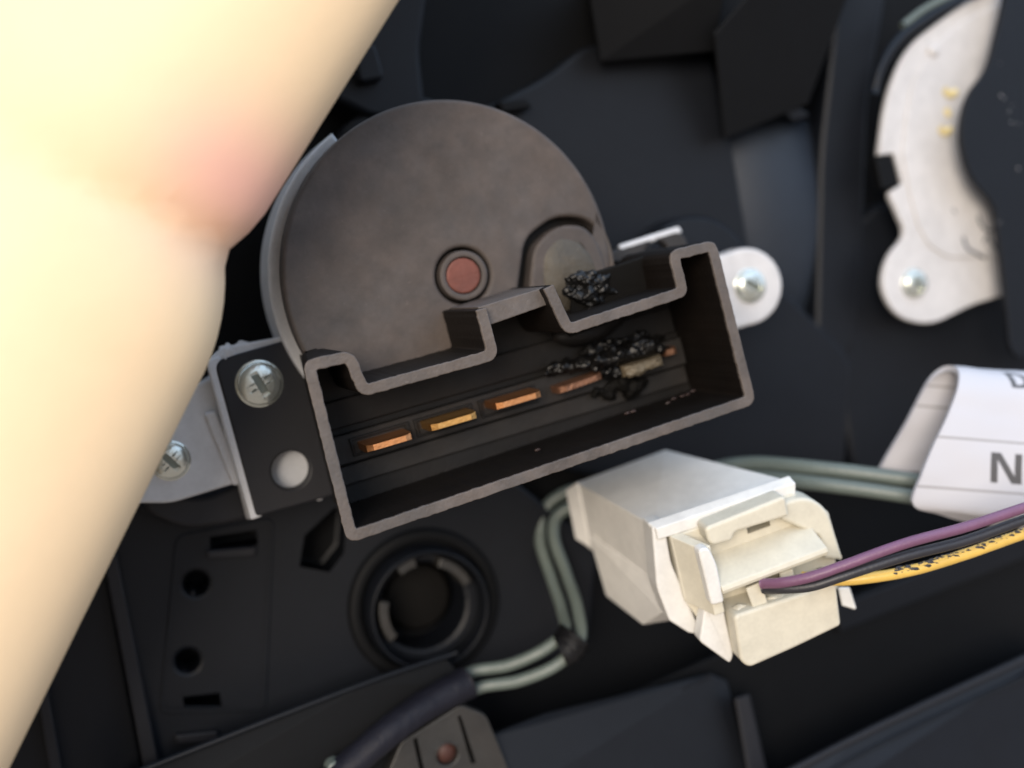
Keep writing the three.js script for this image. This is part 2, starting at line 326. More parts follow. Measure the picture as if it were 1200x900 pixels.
// ------------------------------------------------------------------ lower frame bar crossing the bottom
{
  const t = thing('lower_frame', 'black plastic channel bar running along the bottom under the white plug', 'frame', S, V(10, -45, -40));
  mk('left_ledge', hull(S, [[120, 925, -27], [250, 874, -27], [430, 801, -27], [520, 772, -28], [545, 800, -27], [440, 980, -24], [120, 980, -24], [120, 925, -44], [520, 772, -44], [440, 980, -44], [120, 980, -44]]), M.panelDark, t);
  { const a = S(160, 905, -26.6), b = S(430, 800, -26.6), d = S(535, 765, -27.4); mk('ledge_edge', tube([a, b, d], 0.42, 10, 30), M.panel, t); }
  mk('channel_floor', hull(S, [[690, 835, -30], [835, 785, -30], [1000, 700, -30], [1230, 600, -30], [1230, 960, -30], [690, 960, -30], [690, 835, -44], [1230, 600, -44], [1230, 960, -44], [690, 960, -44]]), M.panelDark, t);
  mk('back_lip', hull(S, [[980, 712, -29], [1230, 612, -29], [1230, 640, -29], [985, 738, -29], [980, 712, -31], [1230, 612, -31], [1230, 640, -31], [985, 738, -31]]), M.panel, t);
  mk('corner_box', hull(S, [[562, 868, -25], [640, 838, -26], [700, 850, -26], [832, 792, -26], [850, 800, -26], [888, 960, -22], [562, 960, -22], [562, 868, -44], [832, 792, -44], [888, 960, -44], [562, 960, -44]]), M.panel, t);
  { const a = S(645, 846, -25.6), m1 = S(715, 842, -25.6), b = S(832, 792, -25.6); mk('box_edge', tube([a, m1, b], 0.3, 10, 24), M.panel, t); }
  mk('upright_rib', hull(S, [[863, 820, -22], [876, 816, -22], [882, 930, -20], [902, 930, -20], [863, 820, -32], [876, 816, -32], [882, 930, -32], [902, 930, -32]]), M.plateBlack, t);
  mk('front_wall', hull(S, [[900, 925, -16], [1000, 868, -16], [1230, 764, -16], [1230, 980, -14], [900, 980, -14], [900, 925, -30], [1230, 764, -30], [1230, 980, -30], [900, 980, -30]]), M.panelGloss, t);
  { const a = S(900, 918, -15.6), m1 = S(1010, 861, -15.6), b = S(1235, 756, -15.6); mk('wall_edge', tube([a, m1, b], 0.6, 12, 24), M.plateBlack, t); }
  { const a = S(940, 921, -15), m1 = S(1040, 868, -15), b = S(1235, 776, -15); mk('wall_edge', tube([a, m1, b], 0.28, 10, 24), M.panel, t); }
}
// slotted grey plate at the bottom
{
  const t = thing('slotted_plate', 'dark grey slotted plate with a reddish hole below the black cable sleeve', 'plate', S, V(-9, -42, -24));
  const z = -22.5, sl = (pts) => roundPts(onPlane(S, pts, z), 0.4), h = S(524, 884, z);
  mk('plate', plate(S, [[440, 940], [470, 870], [540, 826], [570, 838], [612, 940]], z, 2, { r: 0.8, bevel: 0.2, holes: [sl([[534, 838], [541, 836], [560, 895], [551, 897]]), sl([[482, 865], [490, 862], [503, 920], [494, 920]]), circ(h.x, h.y, 1.55, 32)] }), M.greyPlate, t);
  mk('hole_plug', lathe([[0, 0], [1.5, 0], [1.5, -1.5]], h.x, h.y, z - 0.9, 28), M.reddish, t);
  mk('hole_rim', new THREE.TorusGeometry(1.6, 0.12, 8, 32, Math.PI).rotateZ(0.3).translate(h.x, h.y, z), M.greyPlate, t);
  mk('backing', plate(S, [[446, 940], [476, 876], [540, 832], [566, 844], [604, 940]], z - 3, 2), M.panelDark, t);
}
{
  const t = thing('plastic_clip', 'small pale clip peeking up at the bottom edge beside the black sleeve', 'clip', S, S(396, 895, -20));
  const v = S(394, 904, -20); mk('body', slab(roundPts(circ(v.x, v.y, 1.3, 10), 0.3), -20, 2.5, 0.3), M.greyWire, t);
  mk('pin', lathe([[0, 0.5], [0.4, 0.4], [0.5, 0]], v.x, v.y, -20, 16), M.greyWire, t);
}

// ------------------------------------------------------------------ screws
function screw(x, y, z, r, turn, parent) {
  const dome = new THREE.LatheGeometry([[0, -1.3], [r, -1.3], [r, -0.75], [r * 0.96, -0.5], [r * 0.85, -0.25], [r * 0.6, -0.06], [r * 0.3, 0], [0, 0]].map((p) => new THREE.Vector2(p[0], p[1])), 44).rotateX(Math.PI / 2);
  let b = new Brush(dome); b.updateMatrixWorld();
  const ev = new Evaluator(); ev.attributes = ['position', 'normal', 'uv'];
  for (const k of [0, 1]) {
    const arm = new Brush(new THREE.BoxGeometry(1.24 * r, 0.36 * r, 1.8)); arm.position.z = 0.2; arm.rotation.z = turn + k * Math.PI / 2; arm.updateMatrixWorld();
    b = ev.evaluate(b, arm, SUBTRACTION); b.updateMatrixWorld();
  }
  const s = mk('screw', b.geometry.clone().translate(x, y, z), M.steel, parent);
  mk('recess', box(x - r * 0.45, x + r * 0.45, y - r * 0.45, y + r * 0.45, z - 1.0, z - 0.5, 0.02), M.steelDark, s);  // recess floor coloured darker to stand in for its shade
  mk('washer_face', lathe([[r * 0.8, 0.02], [r * 1.08, 0.02], [r * 1.12, -0.3]], x, y, z - 1.05, 40), M.steel, s);
  return s;
}

// ------------------------------------------------------------------ pale switch holder behind the round switch
const disc0 = S(532, 318, -15.2), DR = 21.6;
{
  const t = thing('switch_holder', 'pale grey plastic holder behind the round switch with a white screw ear at right', 'bracket', S, V(disc0.x, disc0.y, -36));
  { const q = [], a0 = 1.98, a1 = 4.4; for (let k = 0; k <= 70; k++) { const a = a0 + (a1 - a0) * k / 70; q.push([disc0.x + 22.7 * Math.cos(a), disc0.y + 22.7 * Math.sin(a)]); }
    for (let k = 70; k >= 0; k--) { const a = a0 + (a1 - a0) * k / 70; q.push([disc0.x + 19.5 * Math.cos(a), disc0.y + 19.5 * Math.sin(a)]); }
    mk('collar', slab(q, -20.5, 9, 0.5, [], 4), M.holder, t); }
  const za = -25.5, sc = S(200, 541, za + 1.2);
  const hw = S(341, 551, za);
  mk('left_arm', plate(S, [[150, 500], [205, 465], [252, 440], [262, 420], [310, 405], [352, 400], [380, 590], [298, 560], [240, 578], [200, 590], [150, 590]], za, 4, { r: 1.2, bevel: 0.4 }), M.holder, t);
  mk('arm_rib', hull(S, [[244, 424, -22.5], [256, 420, -22.5], [291, 560, -22.5], [296, 606, -22.5], [304, 603, -22.5], [244, 424, -27], [256, 420, -27], [291, 606, -27], [304, 603, -27]]), M.holder, t);
  mk('arm_rib', hull(S, [[243, 486, -24.9], [251, 484, -24.9], [275, 566, -24.9], [283, 564, -24.9], [243, 486, -27], [251, 484, -27], [275, 566, -27], [283, 564, -27]]), M.holder, t);
  mk('top_edge', hull(S, [[244, 424, -22.8], [262, 409, -22.8], [338, 396, -22.8], [340, 404, -22.8], [256, 424, -22.8], [244, 424, -26], [262, 409, -26], [338, 396, -26], [340, 404, -26]]), M.holder, t);
  screw(sc.x, sc.y, za + 1.1, 2.35, 0.5, t);
  const pb = S(283, 412, -22); mk('melt_bead', [blob(pb.x - 1.6, pb.y, -23.5, 1.3, 0.35, 2), blob(pb.x + 0.4, pb.y + 0.2, -23.8, 1, 0.35, 2)], M.white, t);
  mk('lower_lobe', plate(S, [[165, 575], [240, 585], [292, 562], [300, 606], [260, 616], [215, 620], [170, 600]], -29, 4, { r: 2, bevel: 0.6 }), M.plateBlack, t);
  // right: black round flange, ear with screw, boss
  const ez = -25.5, ec = S(876, 336, ez), es = S(879, 335, ez);
  const ear = []; for (let k = 0; k <= 40; k++) { const a = -Math.PI * 0.55 + k / 40 * Math.PI * 1.1; ear.push([ec.x + 5.9 * Math.cos(a), ec.y + 5.7 * Math.sin(a)]); }
  ear.push([ec.x - 16, ec.y + 5.2], [ec.x - 16, ec.y - 5.2]);
  mk('screw_ear', slab(ear, ez, 3.5, 0.5), M.white, t);
  screw(es.x, es.y, ez + 1.2, 2.35, 0.8, t);
  const fl = S(815, 330, -32);
  mk('round_flange', lathe([[0, 0], [9.2, 0], [9.9, -0.5], [10, -6]], fl.x, fl.y, -31.5, 64), M.panel, t);
}

// ------------------------------------------------------------------ the round switch with the burnt connector
{
  const t = thing('rotary_switch', 'round brown-black switch with an open five-blade connector shroud, burnt at right', 'switch', S, V(disc0.x, disc0.y, -26));
  // round housing: cap face with openings over a slightly drafted can
  const win = roundPts(onPlane(S, [[606, 352, 0.3], [616, 279, 1.7], [650, 253, 2], [690, 255, 2], [711, 284, 1.7], [717, 325, 0.3], [696, 356, 0.3]], -15.2), 3);
  const rv = S(543, 323, -15.2);
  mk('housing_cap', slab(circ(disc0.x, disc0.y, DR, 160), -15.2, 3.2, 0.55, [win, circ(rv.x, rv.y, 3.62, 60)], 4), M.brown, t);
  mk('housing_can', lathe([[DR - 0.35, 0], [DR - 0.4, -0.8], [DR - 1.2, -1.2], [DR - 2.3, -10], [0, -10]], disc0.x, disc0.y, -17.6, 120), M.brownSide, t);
  mk('inner_deck', slab(circ(disc0.x, disc0.y, DR - 1, 60), -18.2, 1, 0.2), M.inside, t);
  const riv = mk('rivet_collar', lathe([[2.35, -2.5], [2.35, -0.15], [2.5, 0], [3.0, 0], [3.2, -0.15], [3.28, -2.5]], rv.x, rv.y, -14.9, 56), M.brown, t);
  mk('rivet', [slab(dense(circ(rv.x, rv.y, 2.28, 40), 0.4, 0.04), -15.1, 2.4, 0.25), box(rv.x - 2.1, rv.x + 2, rv.y - 0.05, rv.y + 0.06, -15.6, -15.07, 0.02)], M.rivet, riv);
  // hood by the burn
  const hoodO = roundPts(onPlane(S, [[619, 356, 0.3], [625, 289, 1.7], [654, 263, 2], [687, 264, 1.7], [705, 290, 1.7], [716, 335, 0.3]], -14.9), 3);
  const hoodI = roundPts(onPlane(S, [[633, 352, 0.3], [639, 295, 1.7], [657, 277, 2], [684, 278, 1.7], [696, 302, 1.7], [706, 342, 0.3]], -14.9), 3);
  mk('hood', slab(hoodO, -14.9, 3, 0.5, [hoodI], 4), M.brown, t);
  { const a = S(668, 318, -14); mk('scorched_patch', blob(a.x, a.y - 0.4, -15.6, 4.3, 0.1, 1.1, 0.95, 1.25, 0.36, 10), M.beige, t); }
  // connector shroud
  const line = onPlane(S, [[564, 362], [578, 416], [426, 458], [410, 418], [362, 428], [412, 629], [880, 469], [835, 288], [790, 299], [801, 342], [666, 386], [643, 336]], 0);
  const off = (s, dz = 0) => line.map((p, i) => {
    const a = line[i - 1], b = line[i + 1], d = (u, v) => { const l = Math.hypot(v[0] - u[0], v[1] - u[1]); return [-(v[1] - u[1]) / l, (v[0] - u[0]) / l]; };
    const n1 = a ? d(a, p) : d(p, b), n2 = b ? d(p, b) : n1, k = 1 + n1[0] * n2[0] + n1[1] * n2[1];
    return [p[0] + s * (n1[0] + n2[0]) / k, p[1] + s * (n1[1] + n2[1]) / k, i === 0 || i === line.length - 1 ? 0.15 : dz];
  });
  const isCorner = (i) => i;
  const A = off(0.66), B = off(-0.66);
  // outer corners get the larger radius
  const turn = line.map((p, i) => { const a = line[i - 1], b = line[i + 1]; return a && b ? Math.sign((p[0] - a[0]) * (b[1] - p[1]) - (p[1] - a[1]) * (b[0] - p[0])) : 0; });
  const big = 1.5, small = 0.35;
  A.forEach((p, i) => { if (turn[i]) p[2] = turn[i] < 0 ? big : small; });
  B.forEach((p, i) => { if (turn[i]) p[2] = turn[i] > 0 ? big : small; });
  const wall = dense(roundPts([...A, ...B.reverse()], 0.3), 0.35, 0.075, 1.1);
  const draft = (g) => { const p = g.attributes.position, xl = Math.min(...line.map((q) => q[0])); for (let i = 0; i < p.count; i++) if (p.getX(i) < xl + 2.6) p.setX(i, p.getX(i) - 0.13 * Math.min(0, p.getZ(i))); return g; };
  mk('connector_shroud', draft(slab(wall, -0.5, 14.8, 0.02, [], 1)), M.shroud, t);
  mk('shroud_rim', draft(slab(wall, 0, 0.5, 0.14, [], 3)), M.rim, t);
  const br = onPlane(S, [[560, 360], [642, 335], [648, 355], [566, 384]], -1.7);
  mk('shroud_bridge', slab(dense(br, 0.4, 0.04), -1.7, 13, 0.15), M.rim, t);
  // floor of the connector
  const rimIn = onPlane(S, [[362, 428], [412, 629], [880, 469], [835, 288]], 0);
  mk('connector_body', slab(line.map((p) => [p[0] + (p[0] < line[3][0] - 1.5 ? 1.9 : 0), p[1]]), -15.0, 8, 0.2), M.inside, t);
  const x0 = rimIn[1][0] + 2.6, x1 = rimIn[2][0] - 0.9;
  const t1 = S(457, 517, -9.5), t5 = S(752, 430, -9.5), sl = (t5.y - t1.y) / (t5.x - t1.x), yAt = (x) => t1.y + sl * (x - t1.x);
  const strip = (y0, y1, z0, z1, b) => slab([[x0, yAt(x0) + y0], [x1, yAt(x1) + y0], [x1, yAt(x1) + y1], [x0, yAt(x0) + y1]], z1, z1 - z0, b);
  mk('terminal_rail', strip(-1.9, 1.75, -15.2, -13.4, 0.2), M.rail, t);
  mk('rail_step', strip(-4.6, -2.2, -15.2, -14.3, 0.2), M.rail, t);
  mk('upper_step', strip(2.5, 6, -15.2, -14.4, 0.2), M.inside, t);
  const blade = (c, w, th, z, mt, tilt, jag) => {
    const dx = Math.cos(Math.atan(sl) + tilt), dy = Math.sin(Math.atan(sl) + tilt), pt = (u, v, zz) => V(c.x + u * dx - v * dy, c.y + u * dy + v * dx, zz), p = [];
    for (const s of [-1, 1]) for (const q of [-1, 1]) { p.push(pt(s * (w / 2 - 0.9), q * th * 0.36, z), pt(s * (w / 2 - 0.15), q * th * 0.42, z - 0.55 + (s > 0 ? 0.1 : 0)), pt(s * w / 2, q * th * 0.5, z - 1.1), pt(s * w / 2, q * th * 0.5, -15)); }
    if (jag) p.push(pt(w * 0.2, 0, z + 0.35));
    return new ConvexGeometry(p);
  };
  const ends = [[457, 519, M.copper, 5.9], [533, 494, M.brass, 6.1], [609, 469, M.copper, 6.2]];
  for (const [x, y, mt, w] of ends) {
    const c = S(x, y, -8.2); mk('terminal_blade', blade(c, w, 0.95, -8.2, mt, 0), mt, t);
    const fr = [[-3.9, -1.15], [3.9, -1.15], [3.9, 1.15], [-3.9, 1.15]].map(([u, v]) => [c.x + u, yAt(c.x) + v + sl * u]), fi = [[-3.45, -0.85], [3.3, -0.85], [3.3, 0.75], [-3.45, 0.75]].map(([u, v]) => [c.x + u, yAt(c.x) + v + sl * u]);
    mk('terminal_slot', slab(fr, -13.1, 0.6, 0.1, [fi]), M.inside, t);
  }
  const c4 = S(682, 449, -10), c5 = S(757, 429, -9.5);
  mk('terminal_blade', blade(c4, 6.2, 0.95, -10, M.copper, 0.05), M.burntMetal, t).userData.label = 'heat-darkened copper blade half buried in char';
  mk('terminal_blade', [blade(c5, 5.6, 1.5, -9.7, M.scorched, 0.02, true), blob(c5.x - 1.2, c5.y - 0.2, -9.9, 1.2, 0.4, 2.6, 1.3, 0.6, 0.5, 4), blob(c5.x + 1, c5.y - 0.1, -9.8, 0.9, 0.4, 2.6, 1.3, 0.6, 0.5, 4)], M.scorched, t).userData.label = 'burnt blade crusted with pale brown scale';
  mk('terminal_blade', blade(S(790, 412, -10), 1.6, 1.0, -10.3, M.burntMetal, 0), M.burntMetal, t);
  // char
  const melt = (list, z, n, spread, r0, r1) => {
    const caps = [], pts = list.map(([x, y, dz = 0]) => { const v = S(x, y, z + dz); return V(v.x, v.y, z + dz); });
    for (const q of pts) for (let k = 0; k < n; k++) {
      const a = q.clone().add(V(rnd(-spread, spread), rnd(-spread, spread) * 0.6, rnd(-0.7, 0.7))), b = a.clone().add(V(rnd(-2.2, 2.4), rnd(-0.8, 0.9), rnd(-0.5, 0.4)));
      caps.push({ a, b: V(b.x, b.y, b.z), ra: rnd(r0, r1) * 0.85, rb: rnd(r0, r1) * 0.45, k: 1.0 });
    }
    return fieldGeo(caps, 150, 1.8, 0.3, 0.95);
  };
  mk('charred_lump', melt([[648, 432, -1.5], [664, 430, -1], [684, 428], [700, 424, 0.5], [716, 418, 0.8], [728, 412, 1.2], [744, 410, 1], [758, 406, 0.6], [768, 408, 0], [708, 440, -1], [726, 436, -1], [694, 414, -2], [720, 404, -2], [745, 398, -2]], -10.8, 4, 0.9, 0.35, 0.7), M.tar, t);
  mk('charred_lump', melt([[722, 452, -1], [740, 448, -1], [706, 460, -1.5], [670, 420, -3], [660, 438, -3], [700, 410, -3], [735, 400, -3], [765, 395, -3], [745, 455, -1.5]], -12.2, 3, 1.3, 0.5, 1.0), M.sootAndHole, t);
  mk('melted_bead', melt([[682, 330], [690, 326], [676, 342, -0.5], [692, 342], [702, 336], [690, 352, -0.4], [710, 330, -0.5], [676, 330, -1], [700, 350, -1]], -9.0, 3, 1.2, 0.28, 0.6), M.tar, t);
  mk('collapsed_wall', hull(S, [[672, 342, -10], [700, 320, -9], [787, 292, -8], [800, 345, -9], [668, 392, -11], [672, 342, -16], [787, 292, -16], [800, 345, -16], [668, 392, -16]]), M.sootAndHole, t);
  mk('melt_tongue', [(() => { const v = S(690, 385, -12); return blob(v.x, v.y, -13, 3.4, 0.2, 1, 1.5, 0.6, 0.6, 4); })()], M.inside, t);
  // flakes on the lower wall
  const fk = []; for (const [x, y] of [[735, 484], [742, 482], [790, 467], [800, 464], [806, 462], [783, 472], [630, 527], [812, 458]]) { const v = S(x, y, -6); fk.push(blob(v.x, v.y, -6, 0.22, 0.5, 2, 1.8, 0.8, 1, 2)); }
  mk('soot_flake', fk, M.rust, t);
  // mounting ears of the switch
  const fz = -22, hh = S(341, 551, fz), sc = S(305, 450, fz + 1.2);
  mk('mounting_plate', plate(S, [[250, 423, 1.6], [345, 396, 0.4], [420, 410, 0.5], [430, 570, 1], [300, 606, 0.6]], fz, 2.2, { bevel: 0.3, holes: [circ(hh.x, hh.y, 2.45, 40)] }), M.plateBlack, t);
  screw(sc.x, sc.y, fz + 1.2, 2.75, 0.25, t);
  const fr = S(770, 298, fz);
  mk('mounting_plate', plate(S, [[700, 305], [726, 290], [792, 270, 0.6], [803, 276, 0.8], [835, 380], [720, 400]], fz, 2.2, { bevel: 0.3, holes: [circ(fr.x, fr.y, 1.9, 30)] }), M.brownSide, t);
  mk('plate_edge', hull(S, [[727, 289, -22.3], [794, 268, -22.3], [796, 271, -22.3], [728, 292, -22.3], [727, 289, -25], [794, 268, -25], [796, 271, -25]]), M.holder, t);
}

// ------------------------------------------------------------------ upper right: white dial with ear, dark cover over it
{
  const t = thing('white_dial', 'white plastic dial body with yellow and pen marks at upper right', 'dial', S, S(1090, 200, -36));
  const z = -32, sc = S(1077, 332, z + 1.2);
  mk('dial_plate', plate(S, [[1230, -40], [1140, -5], [1104, 20, 3], [1058, 55, 4], [1034, 112, 4], [1025, 182, 0.4], [1043, 180, 0.4], [1053, 216, 0.4], [1036, 226, 1], [1058, 275, 2], [1034, 302, 4], [1027, 338, 4], [1046, 372, 4], [1085, 382, 4], [1135, 357, 2], [1260, 320]].map(([x, y, q]) => q === undefined ? [x + 5, y] : [x + 5, y, q]), z, 1.2, { bevel: 0.3, r: 2 }), M.white, t);
  mk('raised_face', plate(S, [[1240, -30], [1128, 25], [1098, 50], [1082, 72], [1070, 98], [1063, 130], [1058, 180], [1066, 225], [1078, 268], [1090, 288], [1112, 302], [1250, 300]], z + 0.4, 1, { bevel: 0.25, r: 1 }), M.white, t);
  const bp = S(1092, 60, z); mk('stud', lathe([[0, 1], [0.7, 0.9], [1, 0.5], [1.1, -0.5]], bp.x, bp.y, z, 24), M.white, t);
  const sk = screw(sc.x, sc.y, z + 1.1, 2.2, 0.1, t);
  const mark = (pts, r) => tube(pts.map(([x, y]) => { const v = S(x, y, z); v.z = z + 0.4; return v; }), r, 8, 16);
  mk('pen_mark', [mark([[1127, 278], [1131, 290], [1142, 297], [1152, 302]], 0.26), mark([[1144, 253], [1147, 262], [1155, 270], [1162, 270]], 0.24), mark([[1150, 285], [1156, 276], [1160, 284], [1166, 292]], 0.18), mark([[1114, 245], [1118, 250]], 0.14)], M.ink, t);
  mk('yellow_mark', [mark([[1104, 105], [1111, 112], [1118, 108]], 0.6), mark([[1106, 128], [1110, 136]], 0.5), mark([[1099, 150], [1105, 156], [1112, 152]], 0.6)], M.yellowInk, t);
  const nb = S(1040, 202, z); mk('notch_pad', slab(roundPts(onPlane(S, [[1026, 184], [1046, 181], [1055, 216], [1034, 222]], z + 0.3), 0.4), z + 0.3, 2, 0.2), M.panelDark, t);
  const arc = []; for (const [x, y] of [[1024, 110], [1032, 80], [1052, 48], [1085, 22], [1125, 0], [1160, -15]]) arc.push(S(x, y, z + 1)); mk('outer_rim', tube(arc, 0.7, 10, 40), M.panelGloss, t);
  const arc2 = []; for (const [x, y] of [[1058, 30], [1085, 10], [1125, -10]]) arc2.push(S(x, y, z + 0.4)); mk('outer_rim', tube(arc2, 0.6, 10, 40), M.greyWire, t);  // pale tube paints in the highlight arcs along the dark rim
}
{
  const t = thing('dark_cover', 'black speckled plastic cover overlapping the white dial at the right edge', 'cover', S, S(1190, 200, -28));
  mk('cover_plate', plate(S, [[1180, -60], [1172, 0], [1152, 82, 3], [1128, 110, 6], [1118, 155, 8], [1130, 208, 6], [1160, 240, 2], [1172, 335], [1178, 420], [1290, 420], [1290, -60]].map(([x, y, q]) => q === undefined ? [x + 6, y] : [x + 6, y, q]), -26, 1, { r: 3, bevel: 0.2 }), M.panel, t);
  const sp = []; for (let k = 0; k < 9; k++) { const v = S(rnd(1165, 1200), rnd(60, 340), -26); if (v.x) sp.push(blob(v.x, v.y, -26, rnd(0.06, 0.16), 0.4, 2, 1, 1, 0.6, 1)); }
  const spk = mk('dust_speck', sp, M.white, t); spk.userData.kind = 'stuff';
}

// ------------------------------------------------------------------ white plug
{
  const t = thing('wire_plug', 'white and cream plastic wire plug lying below the switch', 'connector', P, V(8, -8, -12));
  const h = (...p) => hull(P, p);
  mk('housing', [
    h([677, 567, -25], [780, 529, -25], [690, 640, -25], [790, 610, -25], [767, 617, -2.4], [927, 566, -2.4], [793, 705, -2.4], [950, 650, -2.4]),
  ], M.plugWhite, t);
  mk('top_edge', h([761, 614, -1.0], [770, 620, 0.3], [930, 567, 0.3], [924, 560, -1.0], [772, 630, 0.3], [930, 580, 0.3], [764, 626, -2]), M.plugWhite, t);
  mk('rear_lip', h([665, 575, -26], [677, 567, -24], [676, 630, -26], [692, 640, -24], [672, 572, -28]), M.plugWhite, t);
  mk('side_ledge', h([692, 628, -22], [790, 694, -2.5], [712, 697, -20], [754, 730, -11], [776, 716, -5], [752, 628, -22], [850, 690, -2.5], [772, 690, -20], [815, 720, -11], [836, 708, -5]), M.plugWhite, t);
  mk('front_flange', slab(roundPts(onPlane(P, [[764, 618], [779, 614], [787, 660, 1], [800, 690, 1], [822, 742, 0.5], [809, 743, 0.5], [785, 728], [770, 690, 1]], 0.1), 0.3), 0.1, 4, 0.3, [], 3), M.plugWhite, t);
  // cream insert
  mk('insert', slab(roundPts(onPlane(P, [[786, 630], [930, 578], [972, 600], [984, 690], [872, 728], [828, 740], [802, 702]], 0.8), 0.6), 0.8, 3, 0.2, [[[873, 618], [903, 607], [905, 617], [875, 628]], [[856, 704], [880, 695], [884, 720], [866, 726]], [[930, 674], [964, 662], [968, 680], [935, 690]], [[892, 690], [913, 682], [917, 702], [897, 708]]].map((q) => onPlane(P, q, 0.8))), M.plugCream, t);
  mk('right_wing', slab(roundPts(onPlane(P, [[915, 590], [946, 581, 2.4], [971, 597, 2.6], [980, 628, 2], [989, 657, 0.4], [966, 655, 0.4], [960, 629, 0.4], [915, 609, 0.4]], 2.2), 0.5), 2.2, 4, 0.5, [], 4), M.plugCream, t);
  const zL = 4;
  mk('latch', [slab(roundPts(onPlane(P, [[826, 619, 0.7], [921, 581, 0.7], [925, 605, 0.4], [908, 610, 0.4], [862, 624, 0.4], [858, 634, 0.4], [832, 641, 1]], zL), 0.5), zL, 3.4, 0.45, [], 4)], M.plugCream, t);
  mk('left_guard', slab(roundPts(onPlane(P, [[818, 645, 1.2], [830, 641, 1], [840, 660, 1], [849, 706, 0.4], [834, 710, 0.4]], 5.7), 0.5), 5.7, 2, 0.3, [], 3), M.plugWhite, t);
  { const a = P(786, 629, 0.4), b = P(821, 644, 4.6), d = P(803, 703, 0.4).sub(a), q = [];
    for (const s of [0, 1.1]) for (const w of [a, b]) q.push(w.clone().add(V(s, 0, 0)), w.clone().add(d).add(V(s, 0, 0)));
    mk('left_guard', roundHull(q, 0.15, 1), M.plugCream, t); }
  { const yb = (P(838, 650, 1.4).y + P(962, 624, 1.4).y) / 2, yf = (P(846, 688, 5.6).y + P(968, 643, 5.6).y) / 2, a = P(846, 688, 5.6).x, b = P(968, 643, 5.6).x, q = [];
    for (const d of [0, -0.8]) for (const x of [a, b]) q.push(V(x, yb + 0.9 + d, 0.6), V(x, yf + d + 0.08, 5.5), V(x, yf + d - (d ? -0.08 : 0), 5.6), V(x, yf - 0.4, 5.72));
    mk('shelf', roundHull(q, 0.12, 1), M.plugCream, t); }
  mk('divider', h([876, 690, 4.8], [890, 684, 4.8], [897, 705, 5], [884, 712, 5], [876, 690, 1], [890, 684, 1], [897, 705, 1], [884, 712, 1]), M.plugCream, t);
  mk('divider', h([915, 672, 4.4], [927, 668, 4.4], [931, 686, 4.4], [920, 690, 4.4], [915, 672, 1], [927, 668, 1], [931, 686, 1], [920, 690, 1]), M.plugCream, t);
  mk('lower_block', slab(roundPts(onPlane(P, [[860, 722, 0.8], [925, 701, 0.6], [980, 682, 0.6], [986, 733, 0.5], [930, 760], [878, 783, 1], [868, 775, 0.6]], 6), 0.5), 6, 6, 0.4, [], 3), M.plugCream, t);
  mk('crimp_cover', (() => { const o = []; for (const [x, y, r] of [[868, 716, 1.0], [885, 716, 1.1], [910, 704, 1.4], [925, 700, 1.2], [950, 690, 1.4], [968, 684, 1.1]]) { const v = P(x, y, 4.4); o.push(blob(v.x, v.y, 4, r, 0.25, 1.6, 1.2, 0.7, 1, 4)); } return o; })(), M.plugCream, t);
  mk('lower_guard', slab(roundPts(onPlane(P, [[826, 711, 0.3], [848, 712, 0.6], [860, 768, 0.6], [856, 778, 0.5], [820, 752, 0.5]], 3.2), 0.4), 3.2, 2.4, 0.3, [], 3), M.plugWhite, t);
  mk('lower_guard', h([984, 690, 1.5], [994, 690, 1.5], [1001, 712, 1.5], [988, 708, 1.5], [984, 690, -2], [994, 690, -2], [1001, 712, -2]), M.plugWhite, t);
}
// wires out of the plug
{
  const w = (pts) => pts.map(([x, y, z]) => { const v = W(x, y, z); return v; });
  const mkWire = (name, label, m, pts, r, group) => { const p = w(pts), t = thing(name, label, 'wire', W, p[0]); mk('insulation', tube(p, r, 18, 110, 0.02), m, t); return [t, p]; };
  mkWire('purple_wire', 'purple wire, uppermost of those leaving the cream plug end', M.purple, [[893, 684, -6], [915, 683, -4], [950, 676, -2.5], [985, 664, -2], [1060, 637, -2], [1130, 618, -3], [1210, 592, -4], [1320, 560, -6]], 0.64);
  mkWire('black_wire', 'black wire just under the purple one leaving the cream plug end', M.blackWire, [[895, 690, -6.5], [915, 690, -4.6], [950, 687, -3.2], [985, 676, -2.6], [1060, 652, -2.8], [1130, 634, -4], [1210, 606, -5], [1320, 575, -7]], 0.64);
  const [y, yp] = mkWire('yellow_wire', 'yellow wire with black smudges below the black wire', M.yellow, [[940, 676, -8], [980, 680, -6], [1020, 677, -5], [1070, 668, -5], [1130, 650, -5.5], [1210, 622, -6.5], [1320, 590, -8]], 0.68);
  const sm = [], yc = new THREE.CatmullRomCurve3(yp, false, 'centripetal');
  for (let k = 0; k < 120; k++) { const q = yc.getPoint(rnd(0.42, 0.86)), a = rnd(0.2, 2.0); sm.push(blob(q.x, q.y + 0.66 * Math.sin(a), q.z + 0.66 * Math.cos(a), rnd(0.04, 0.24), 0.5, 2, 1.8, 0.8, 0.35, 2)); }
  mk('tar_smudge', sm, M.blackWire, y);
}
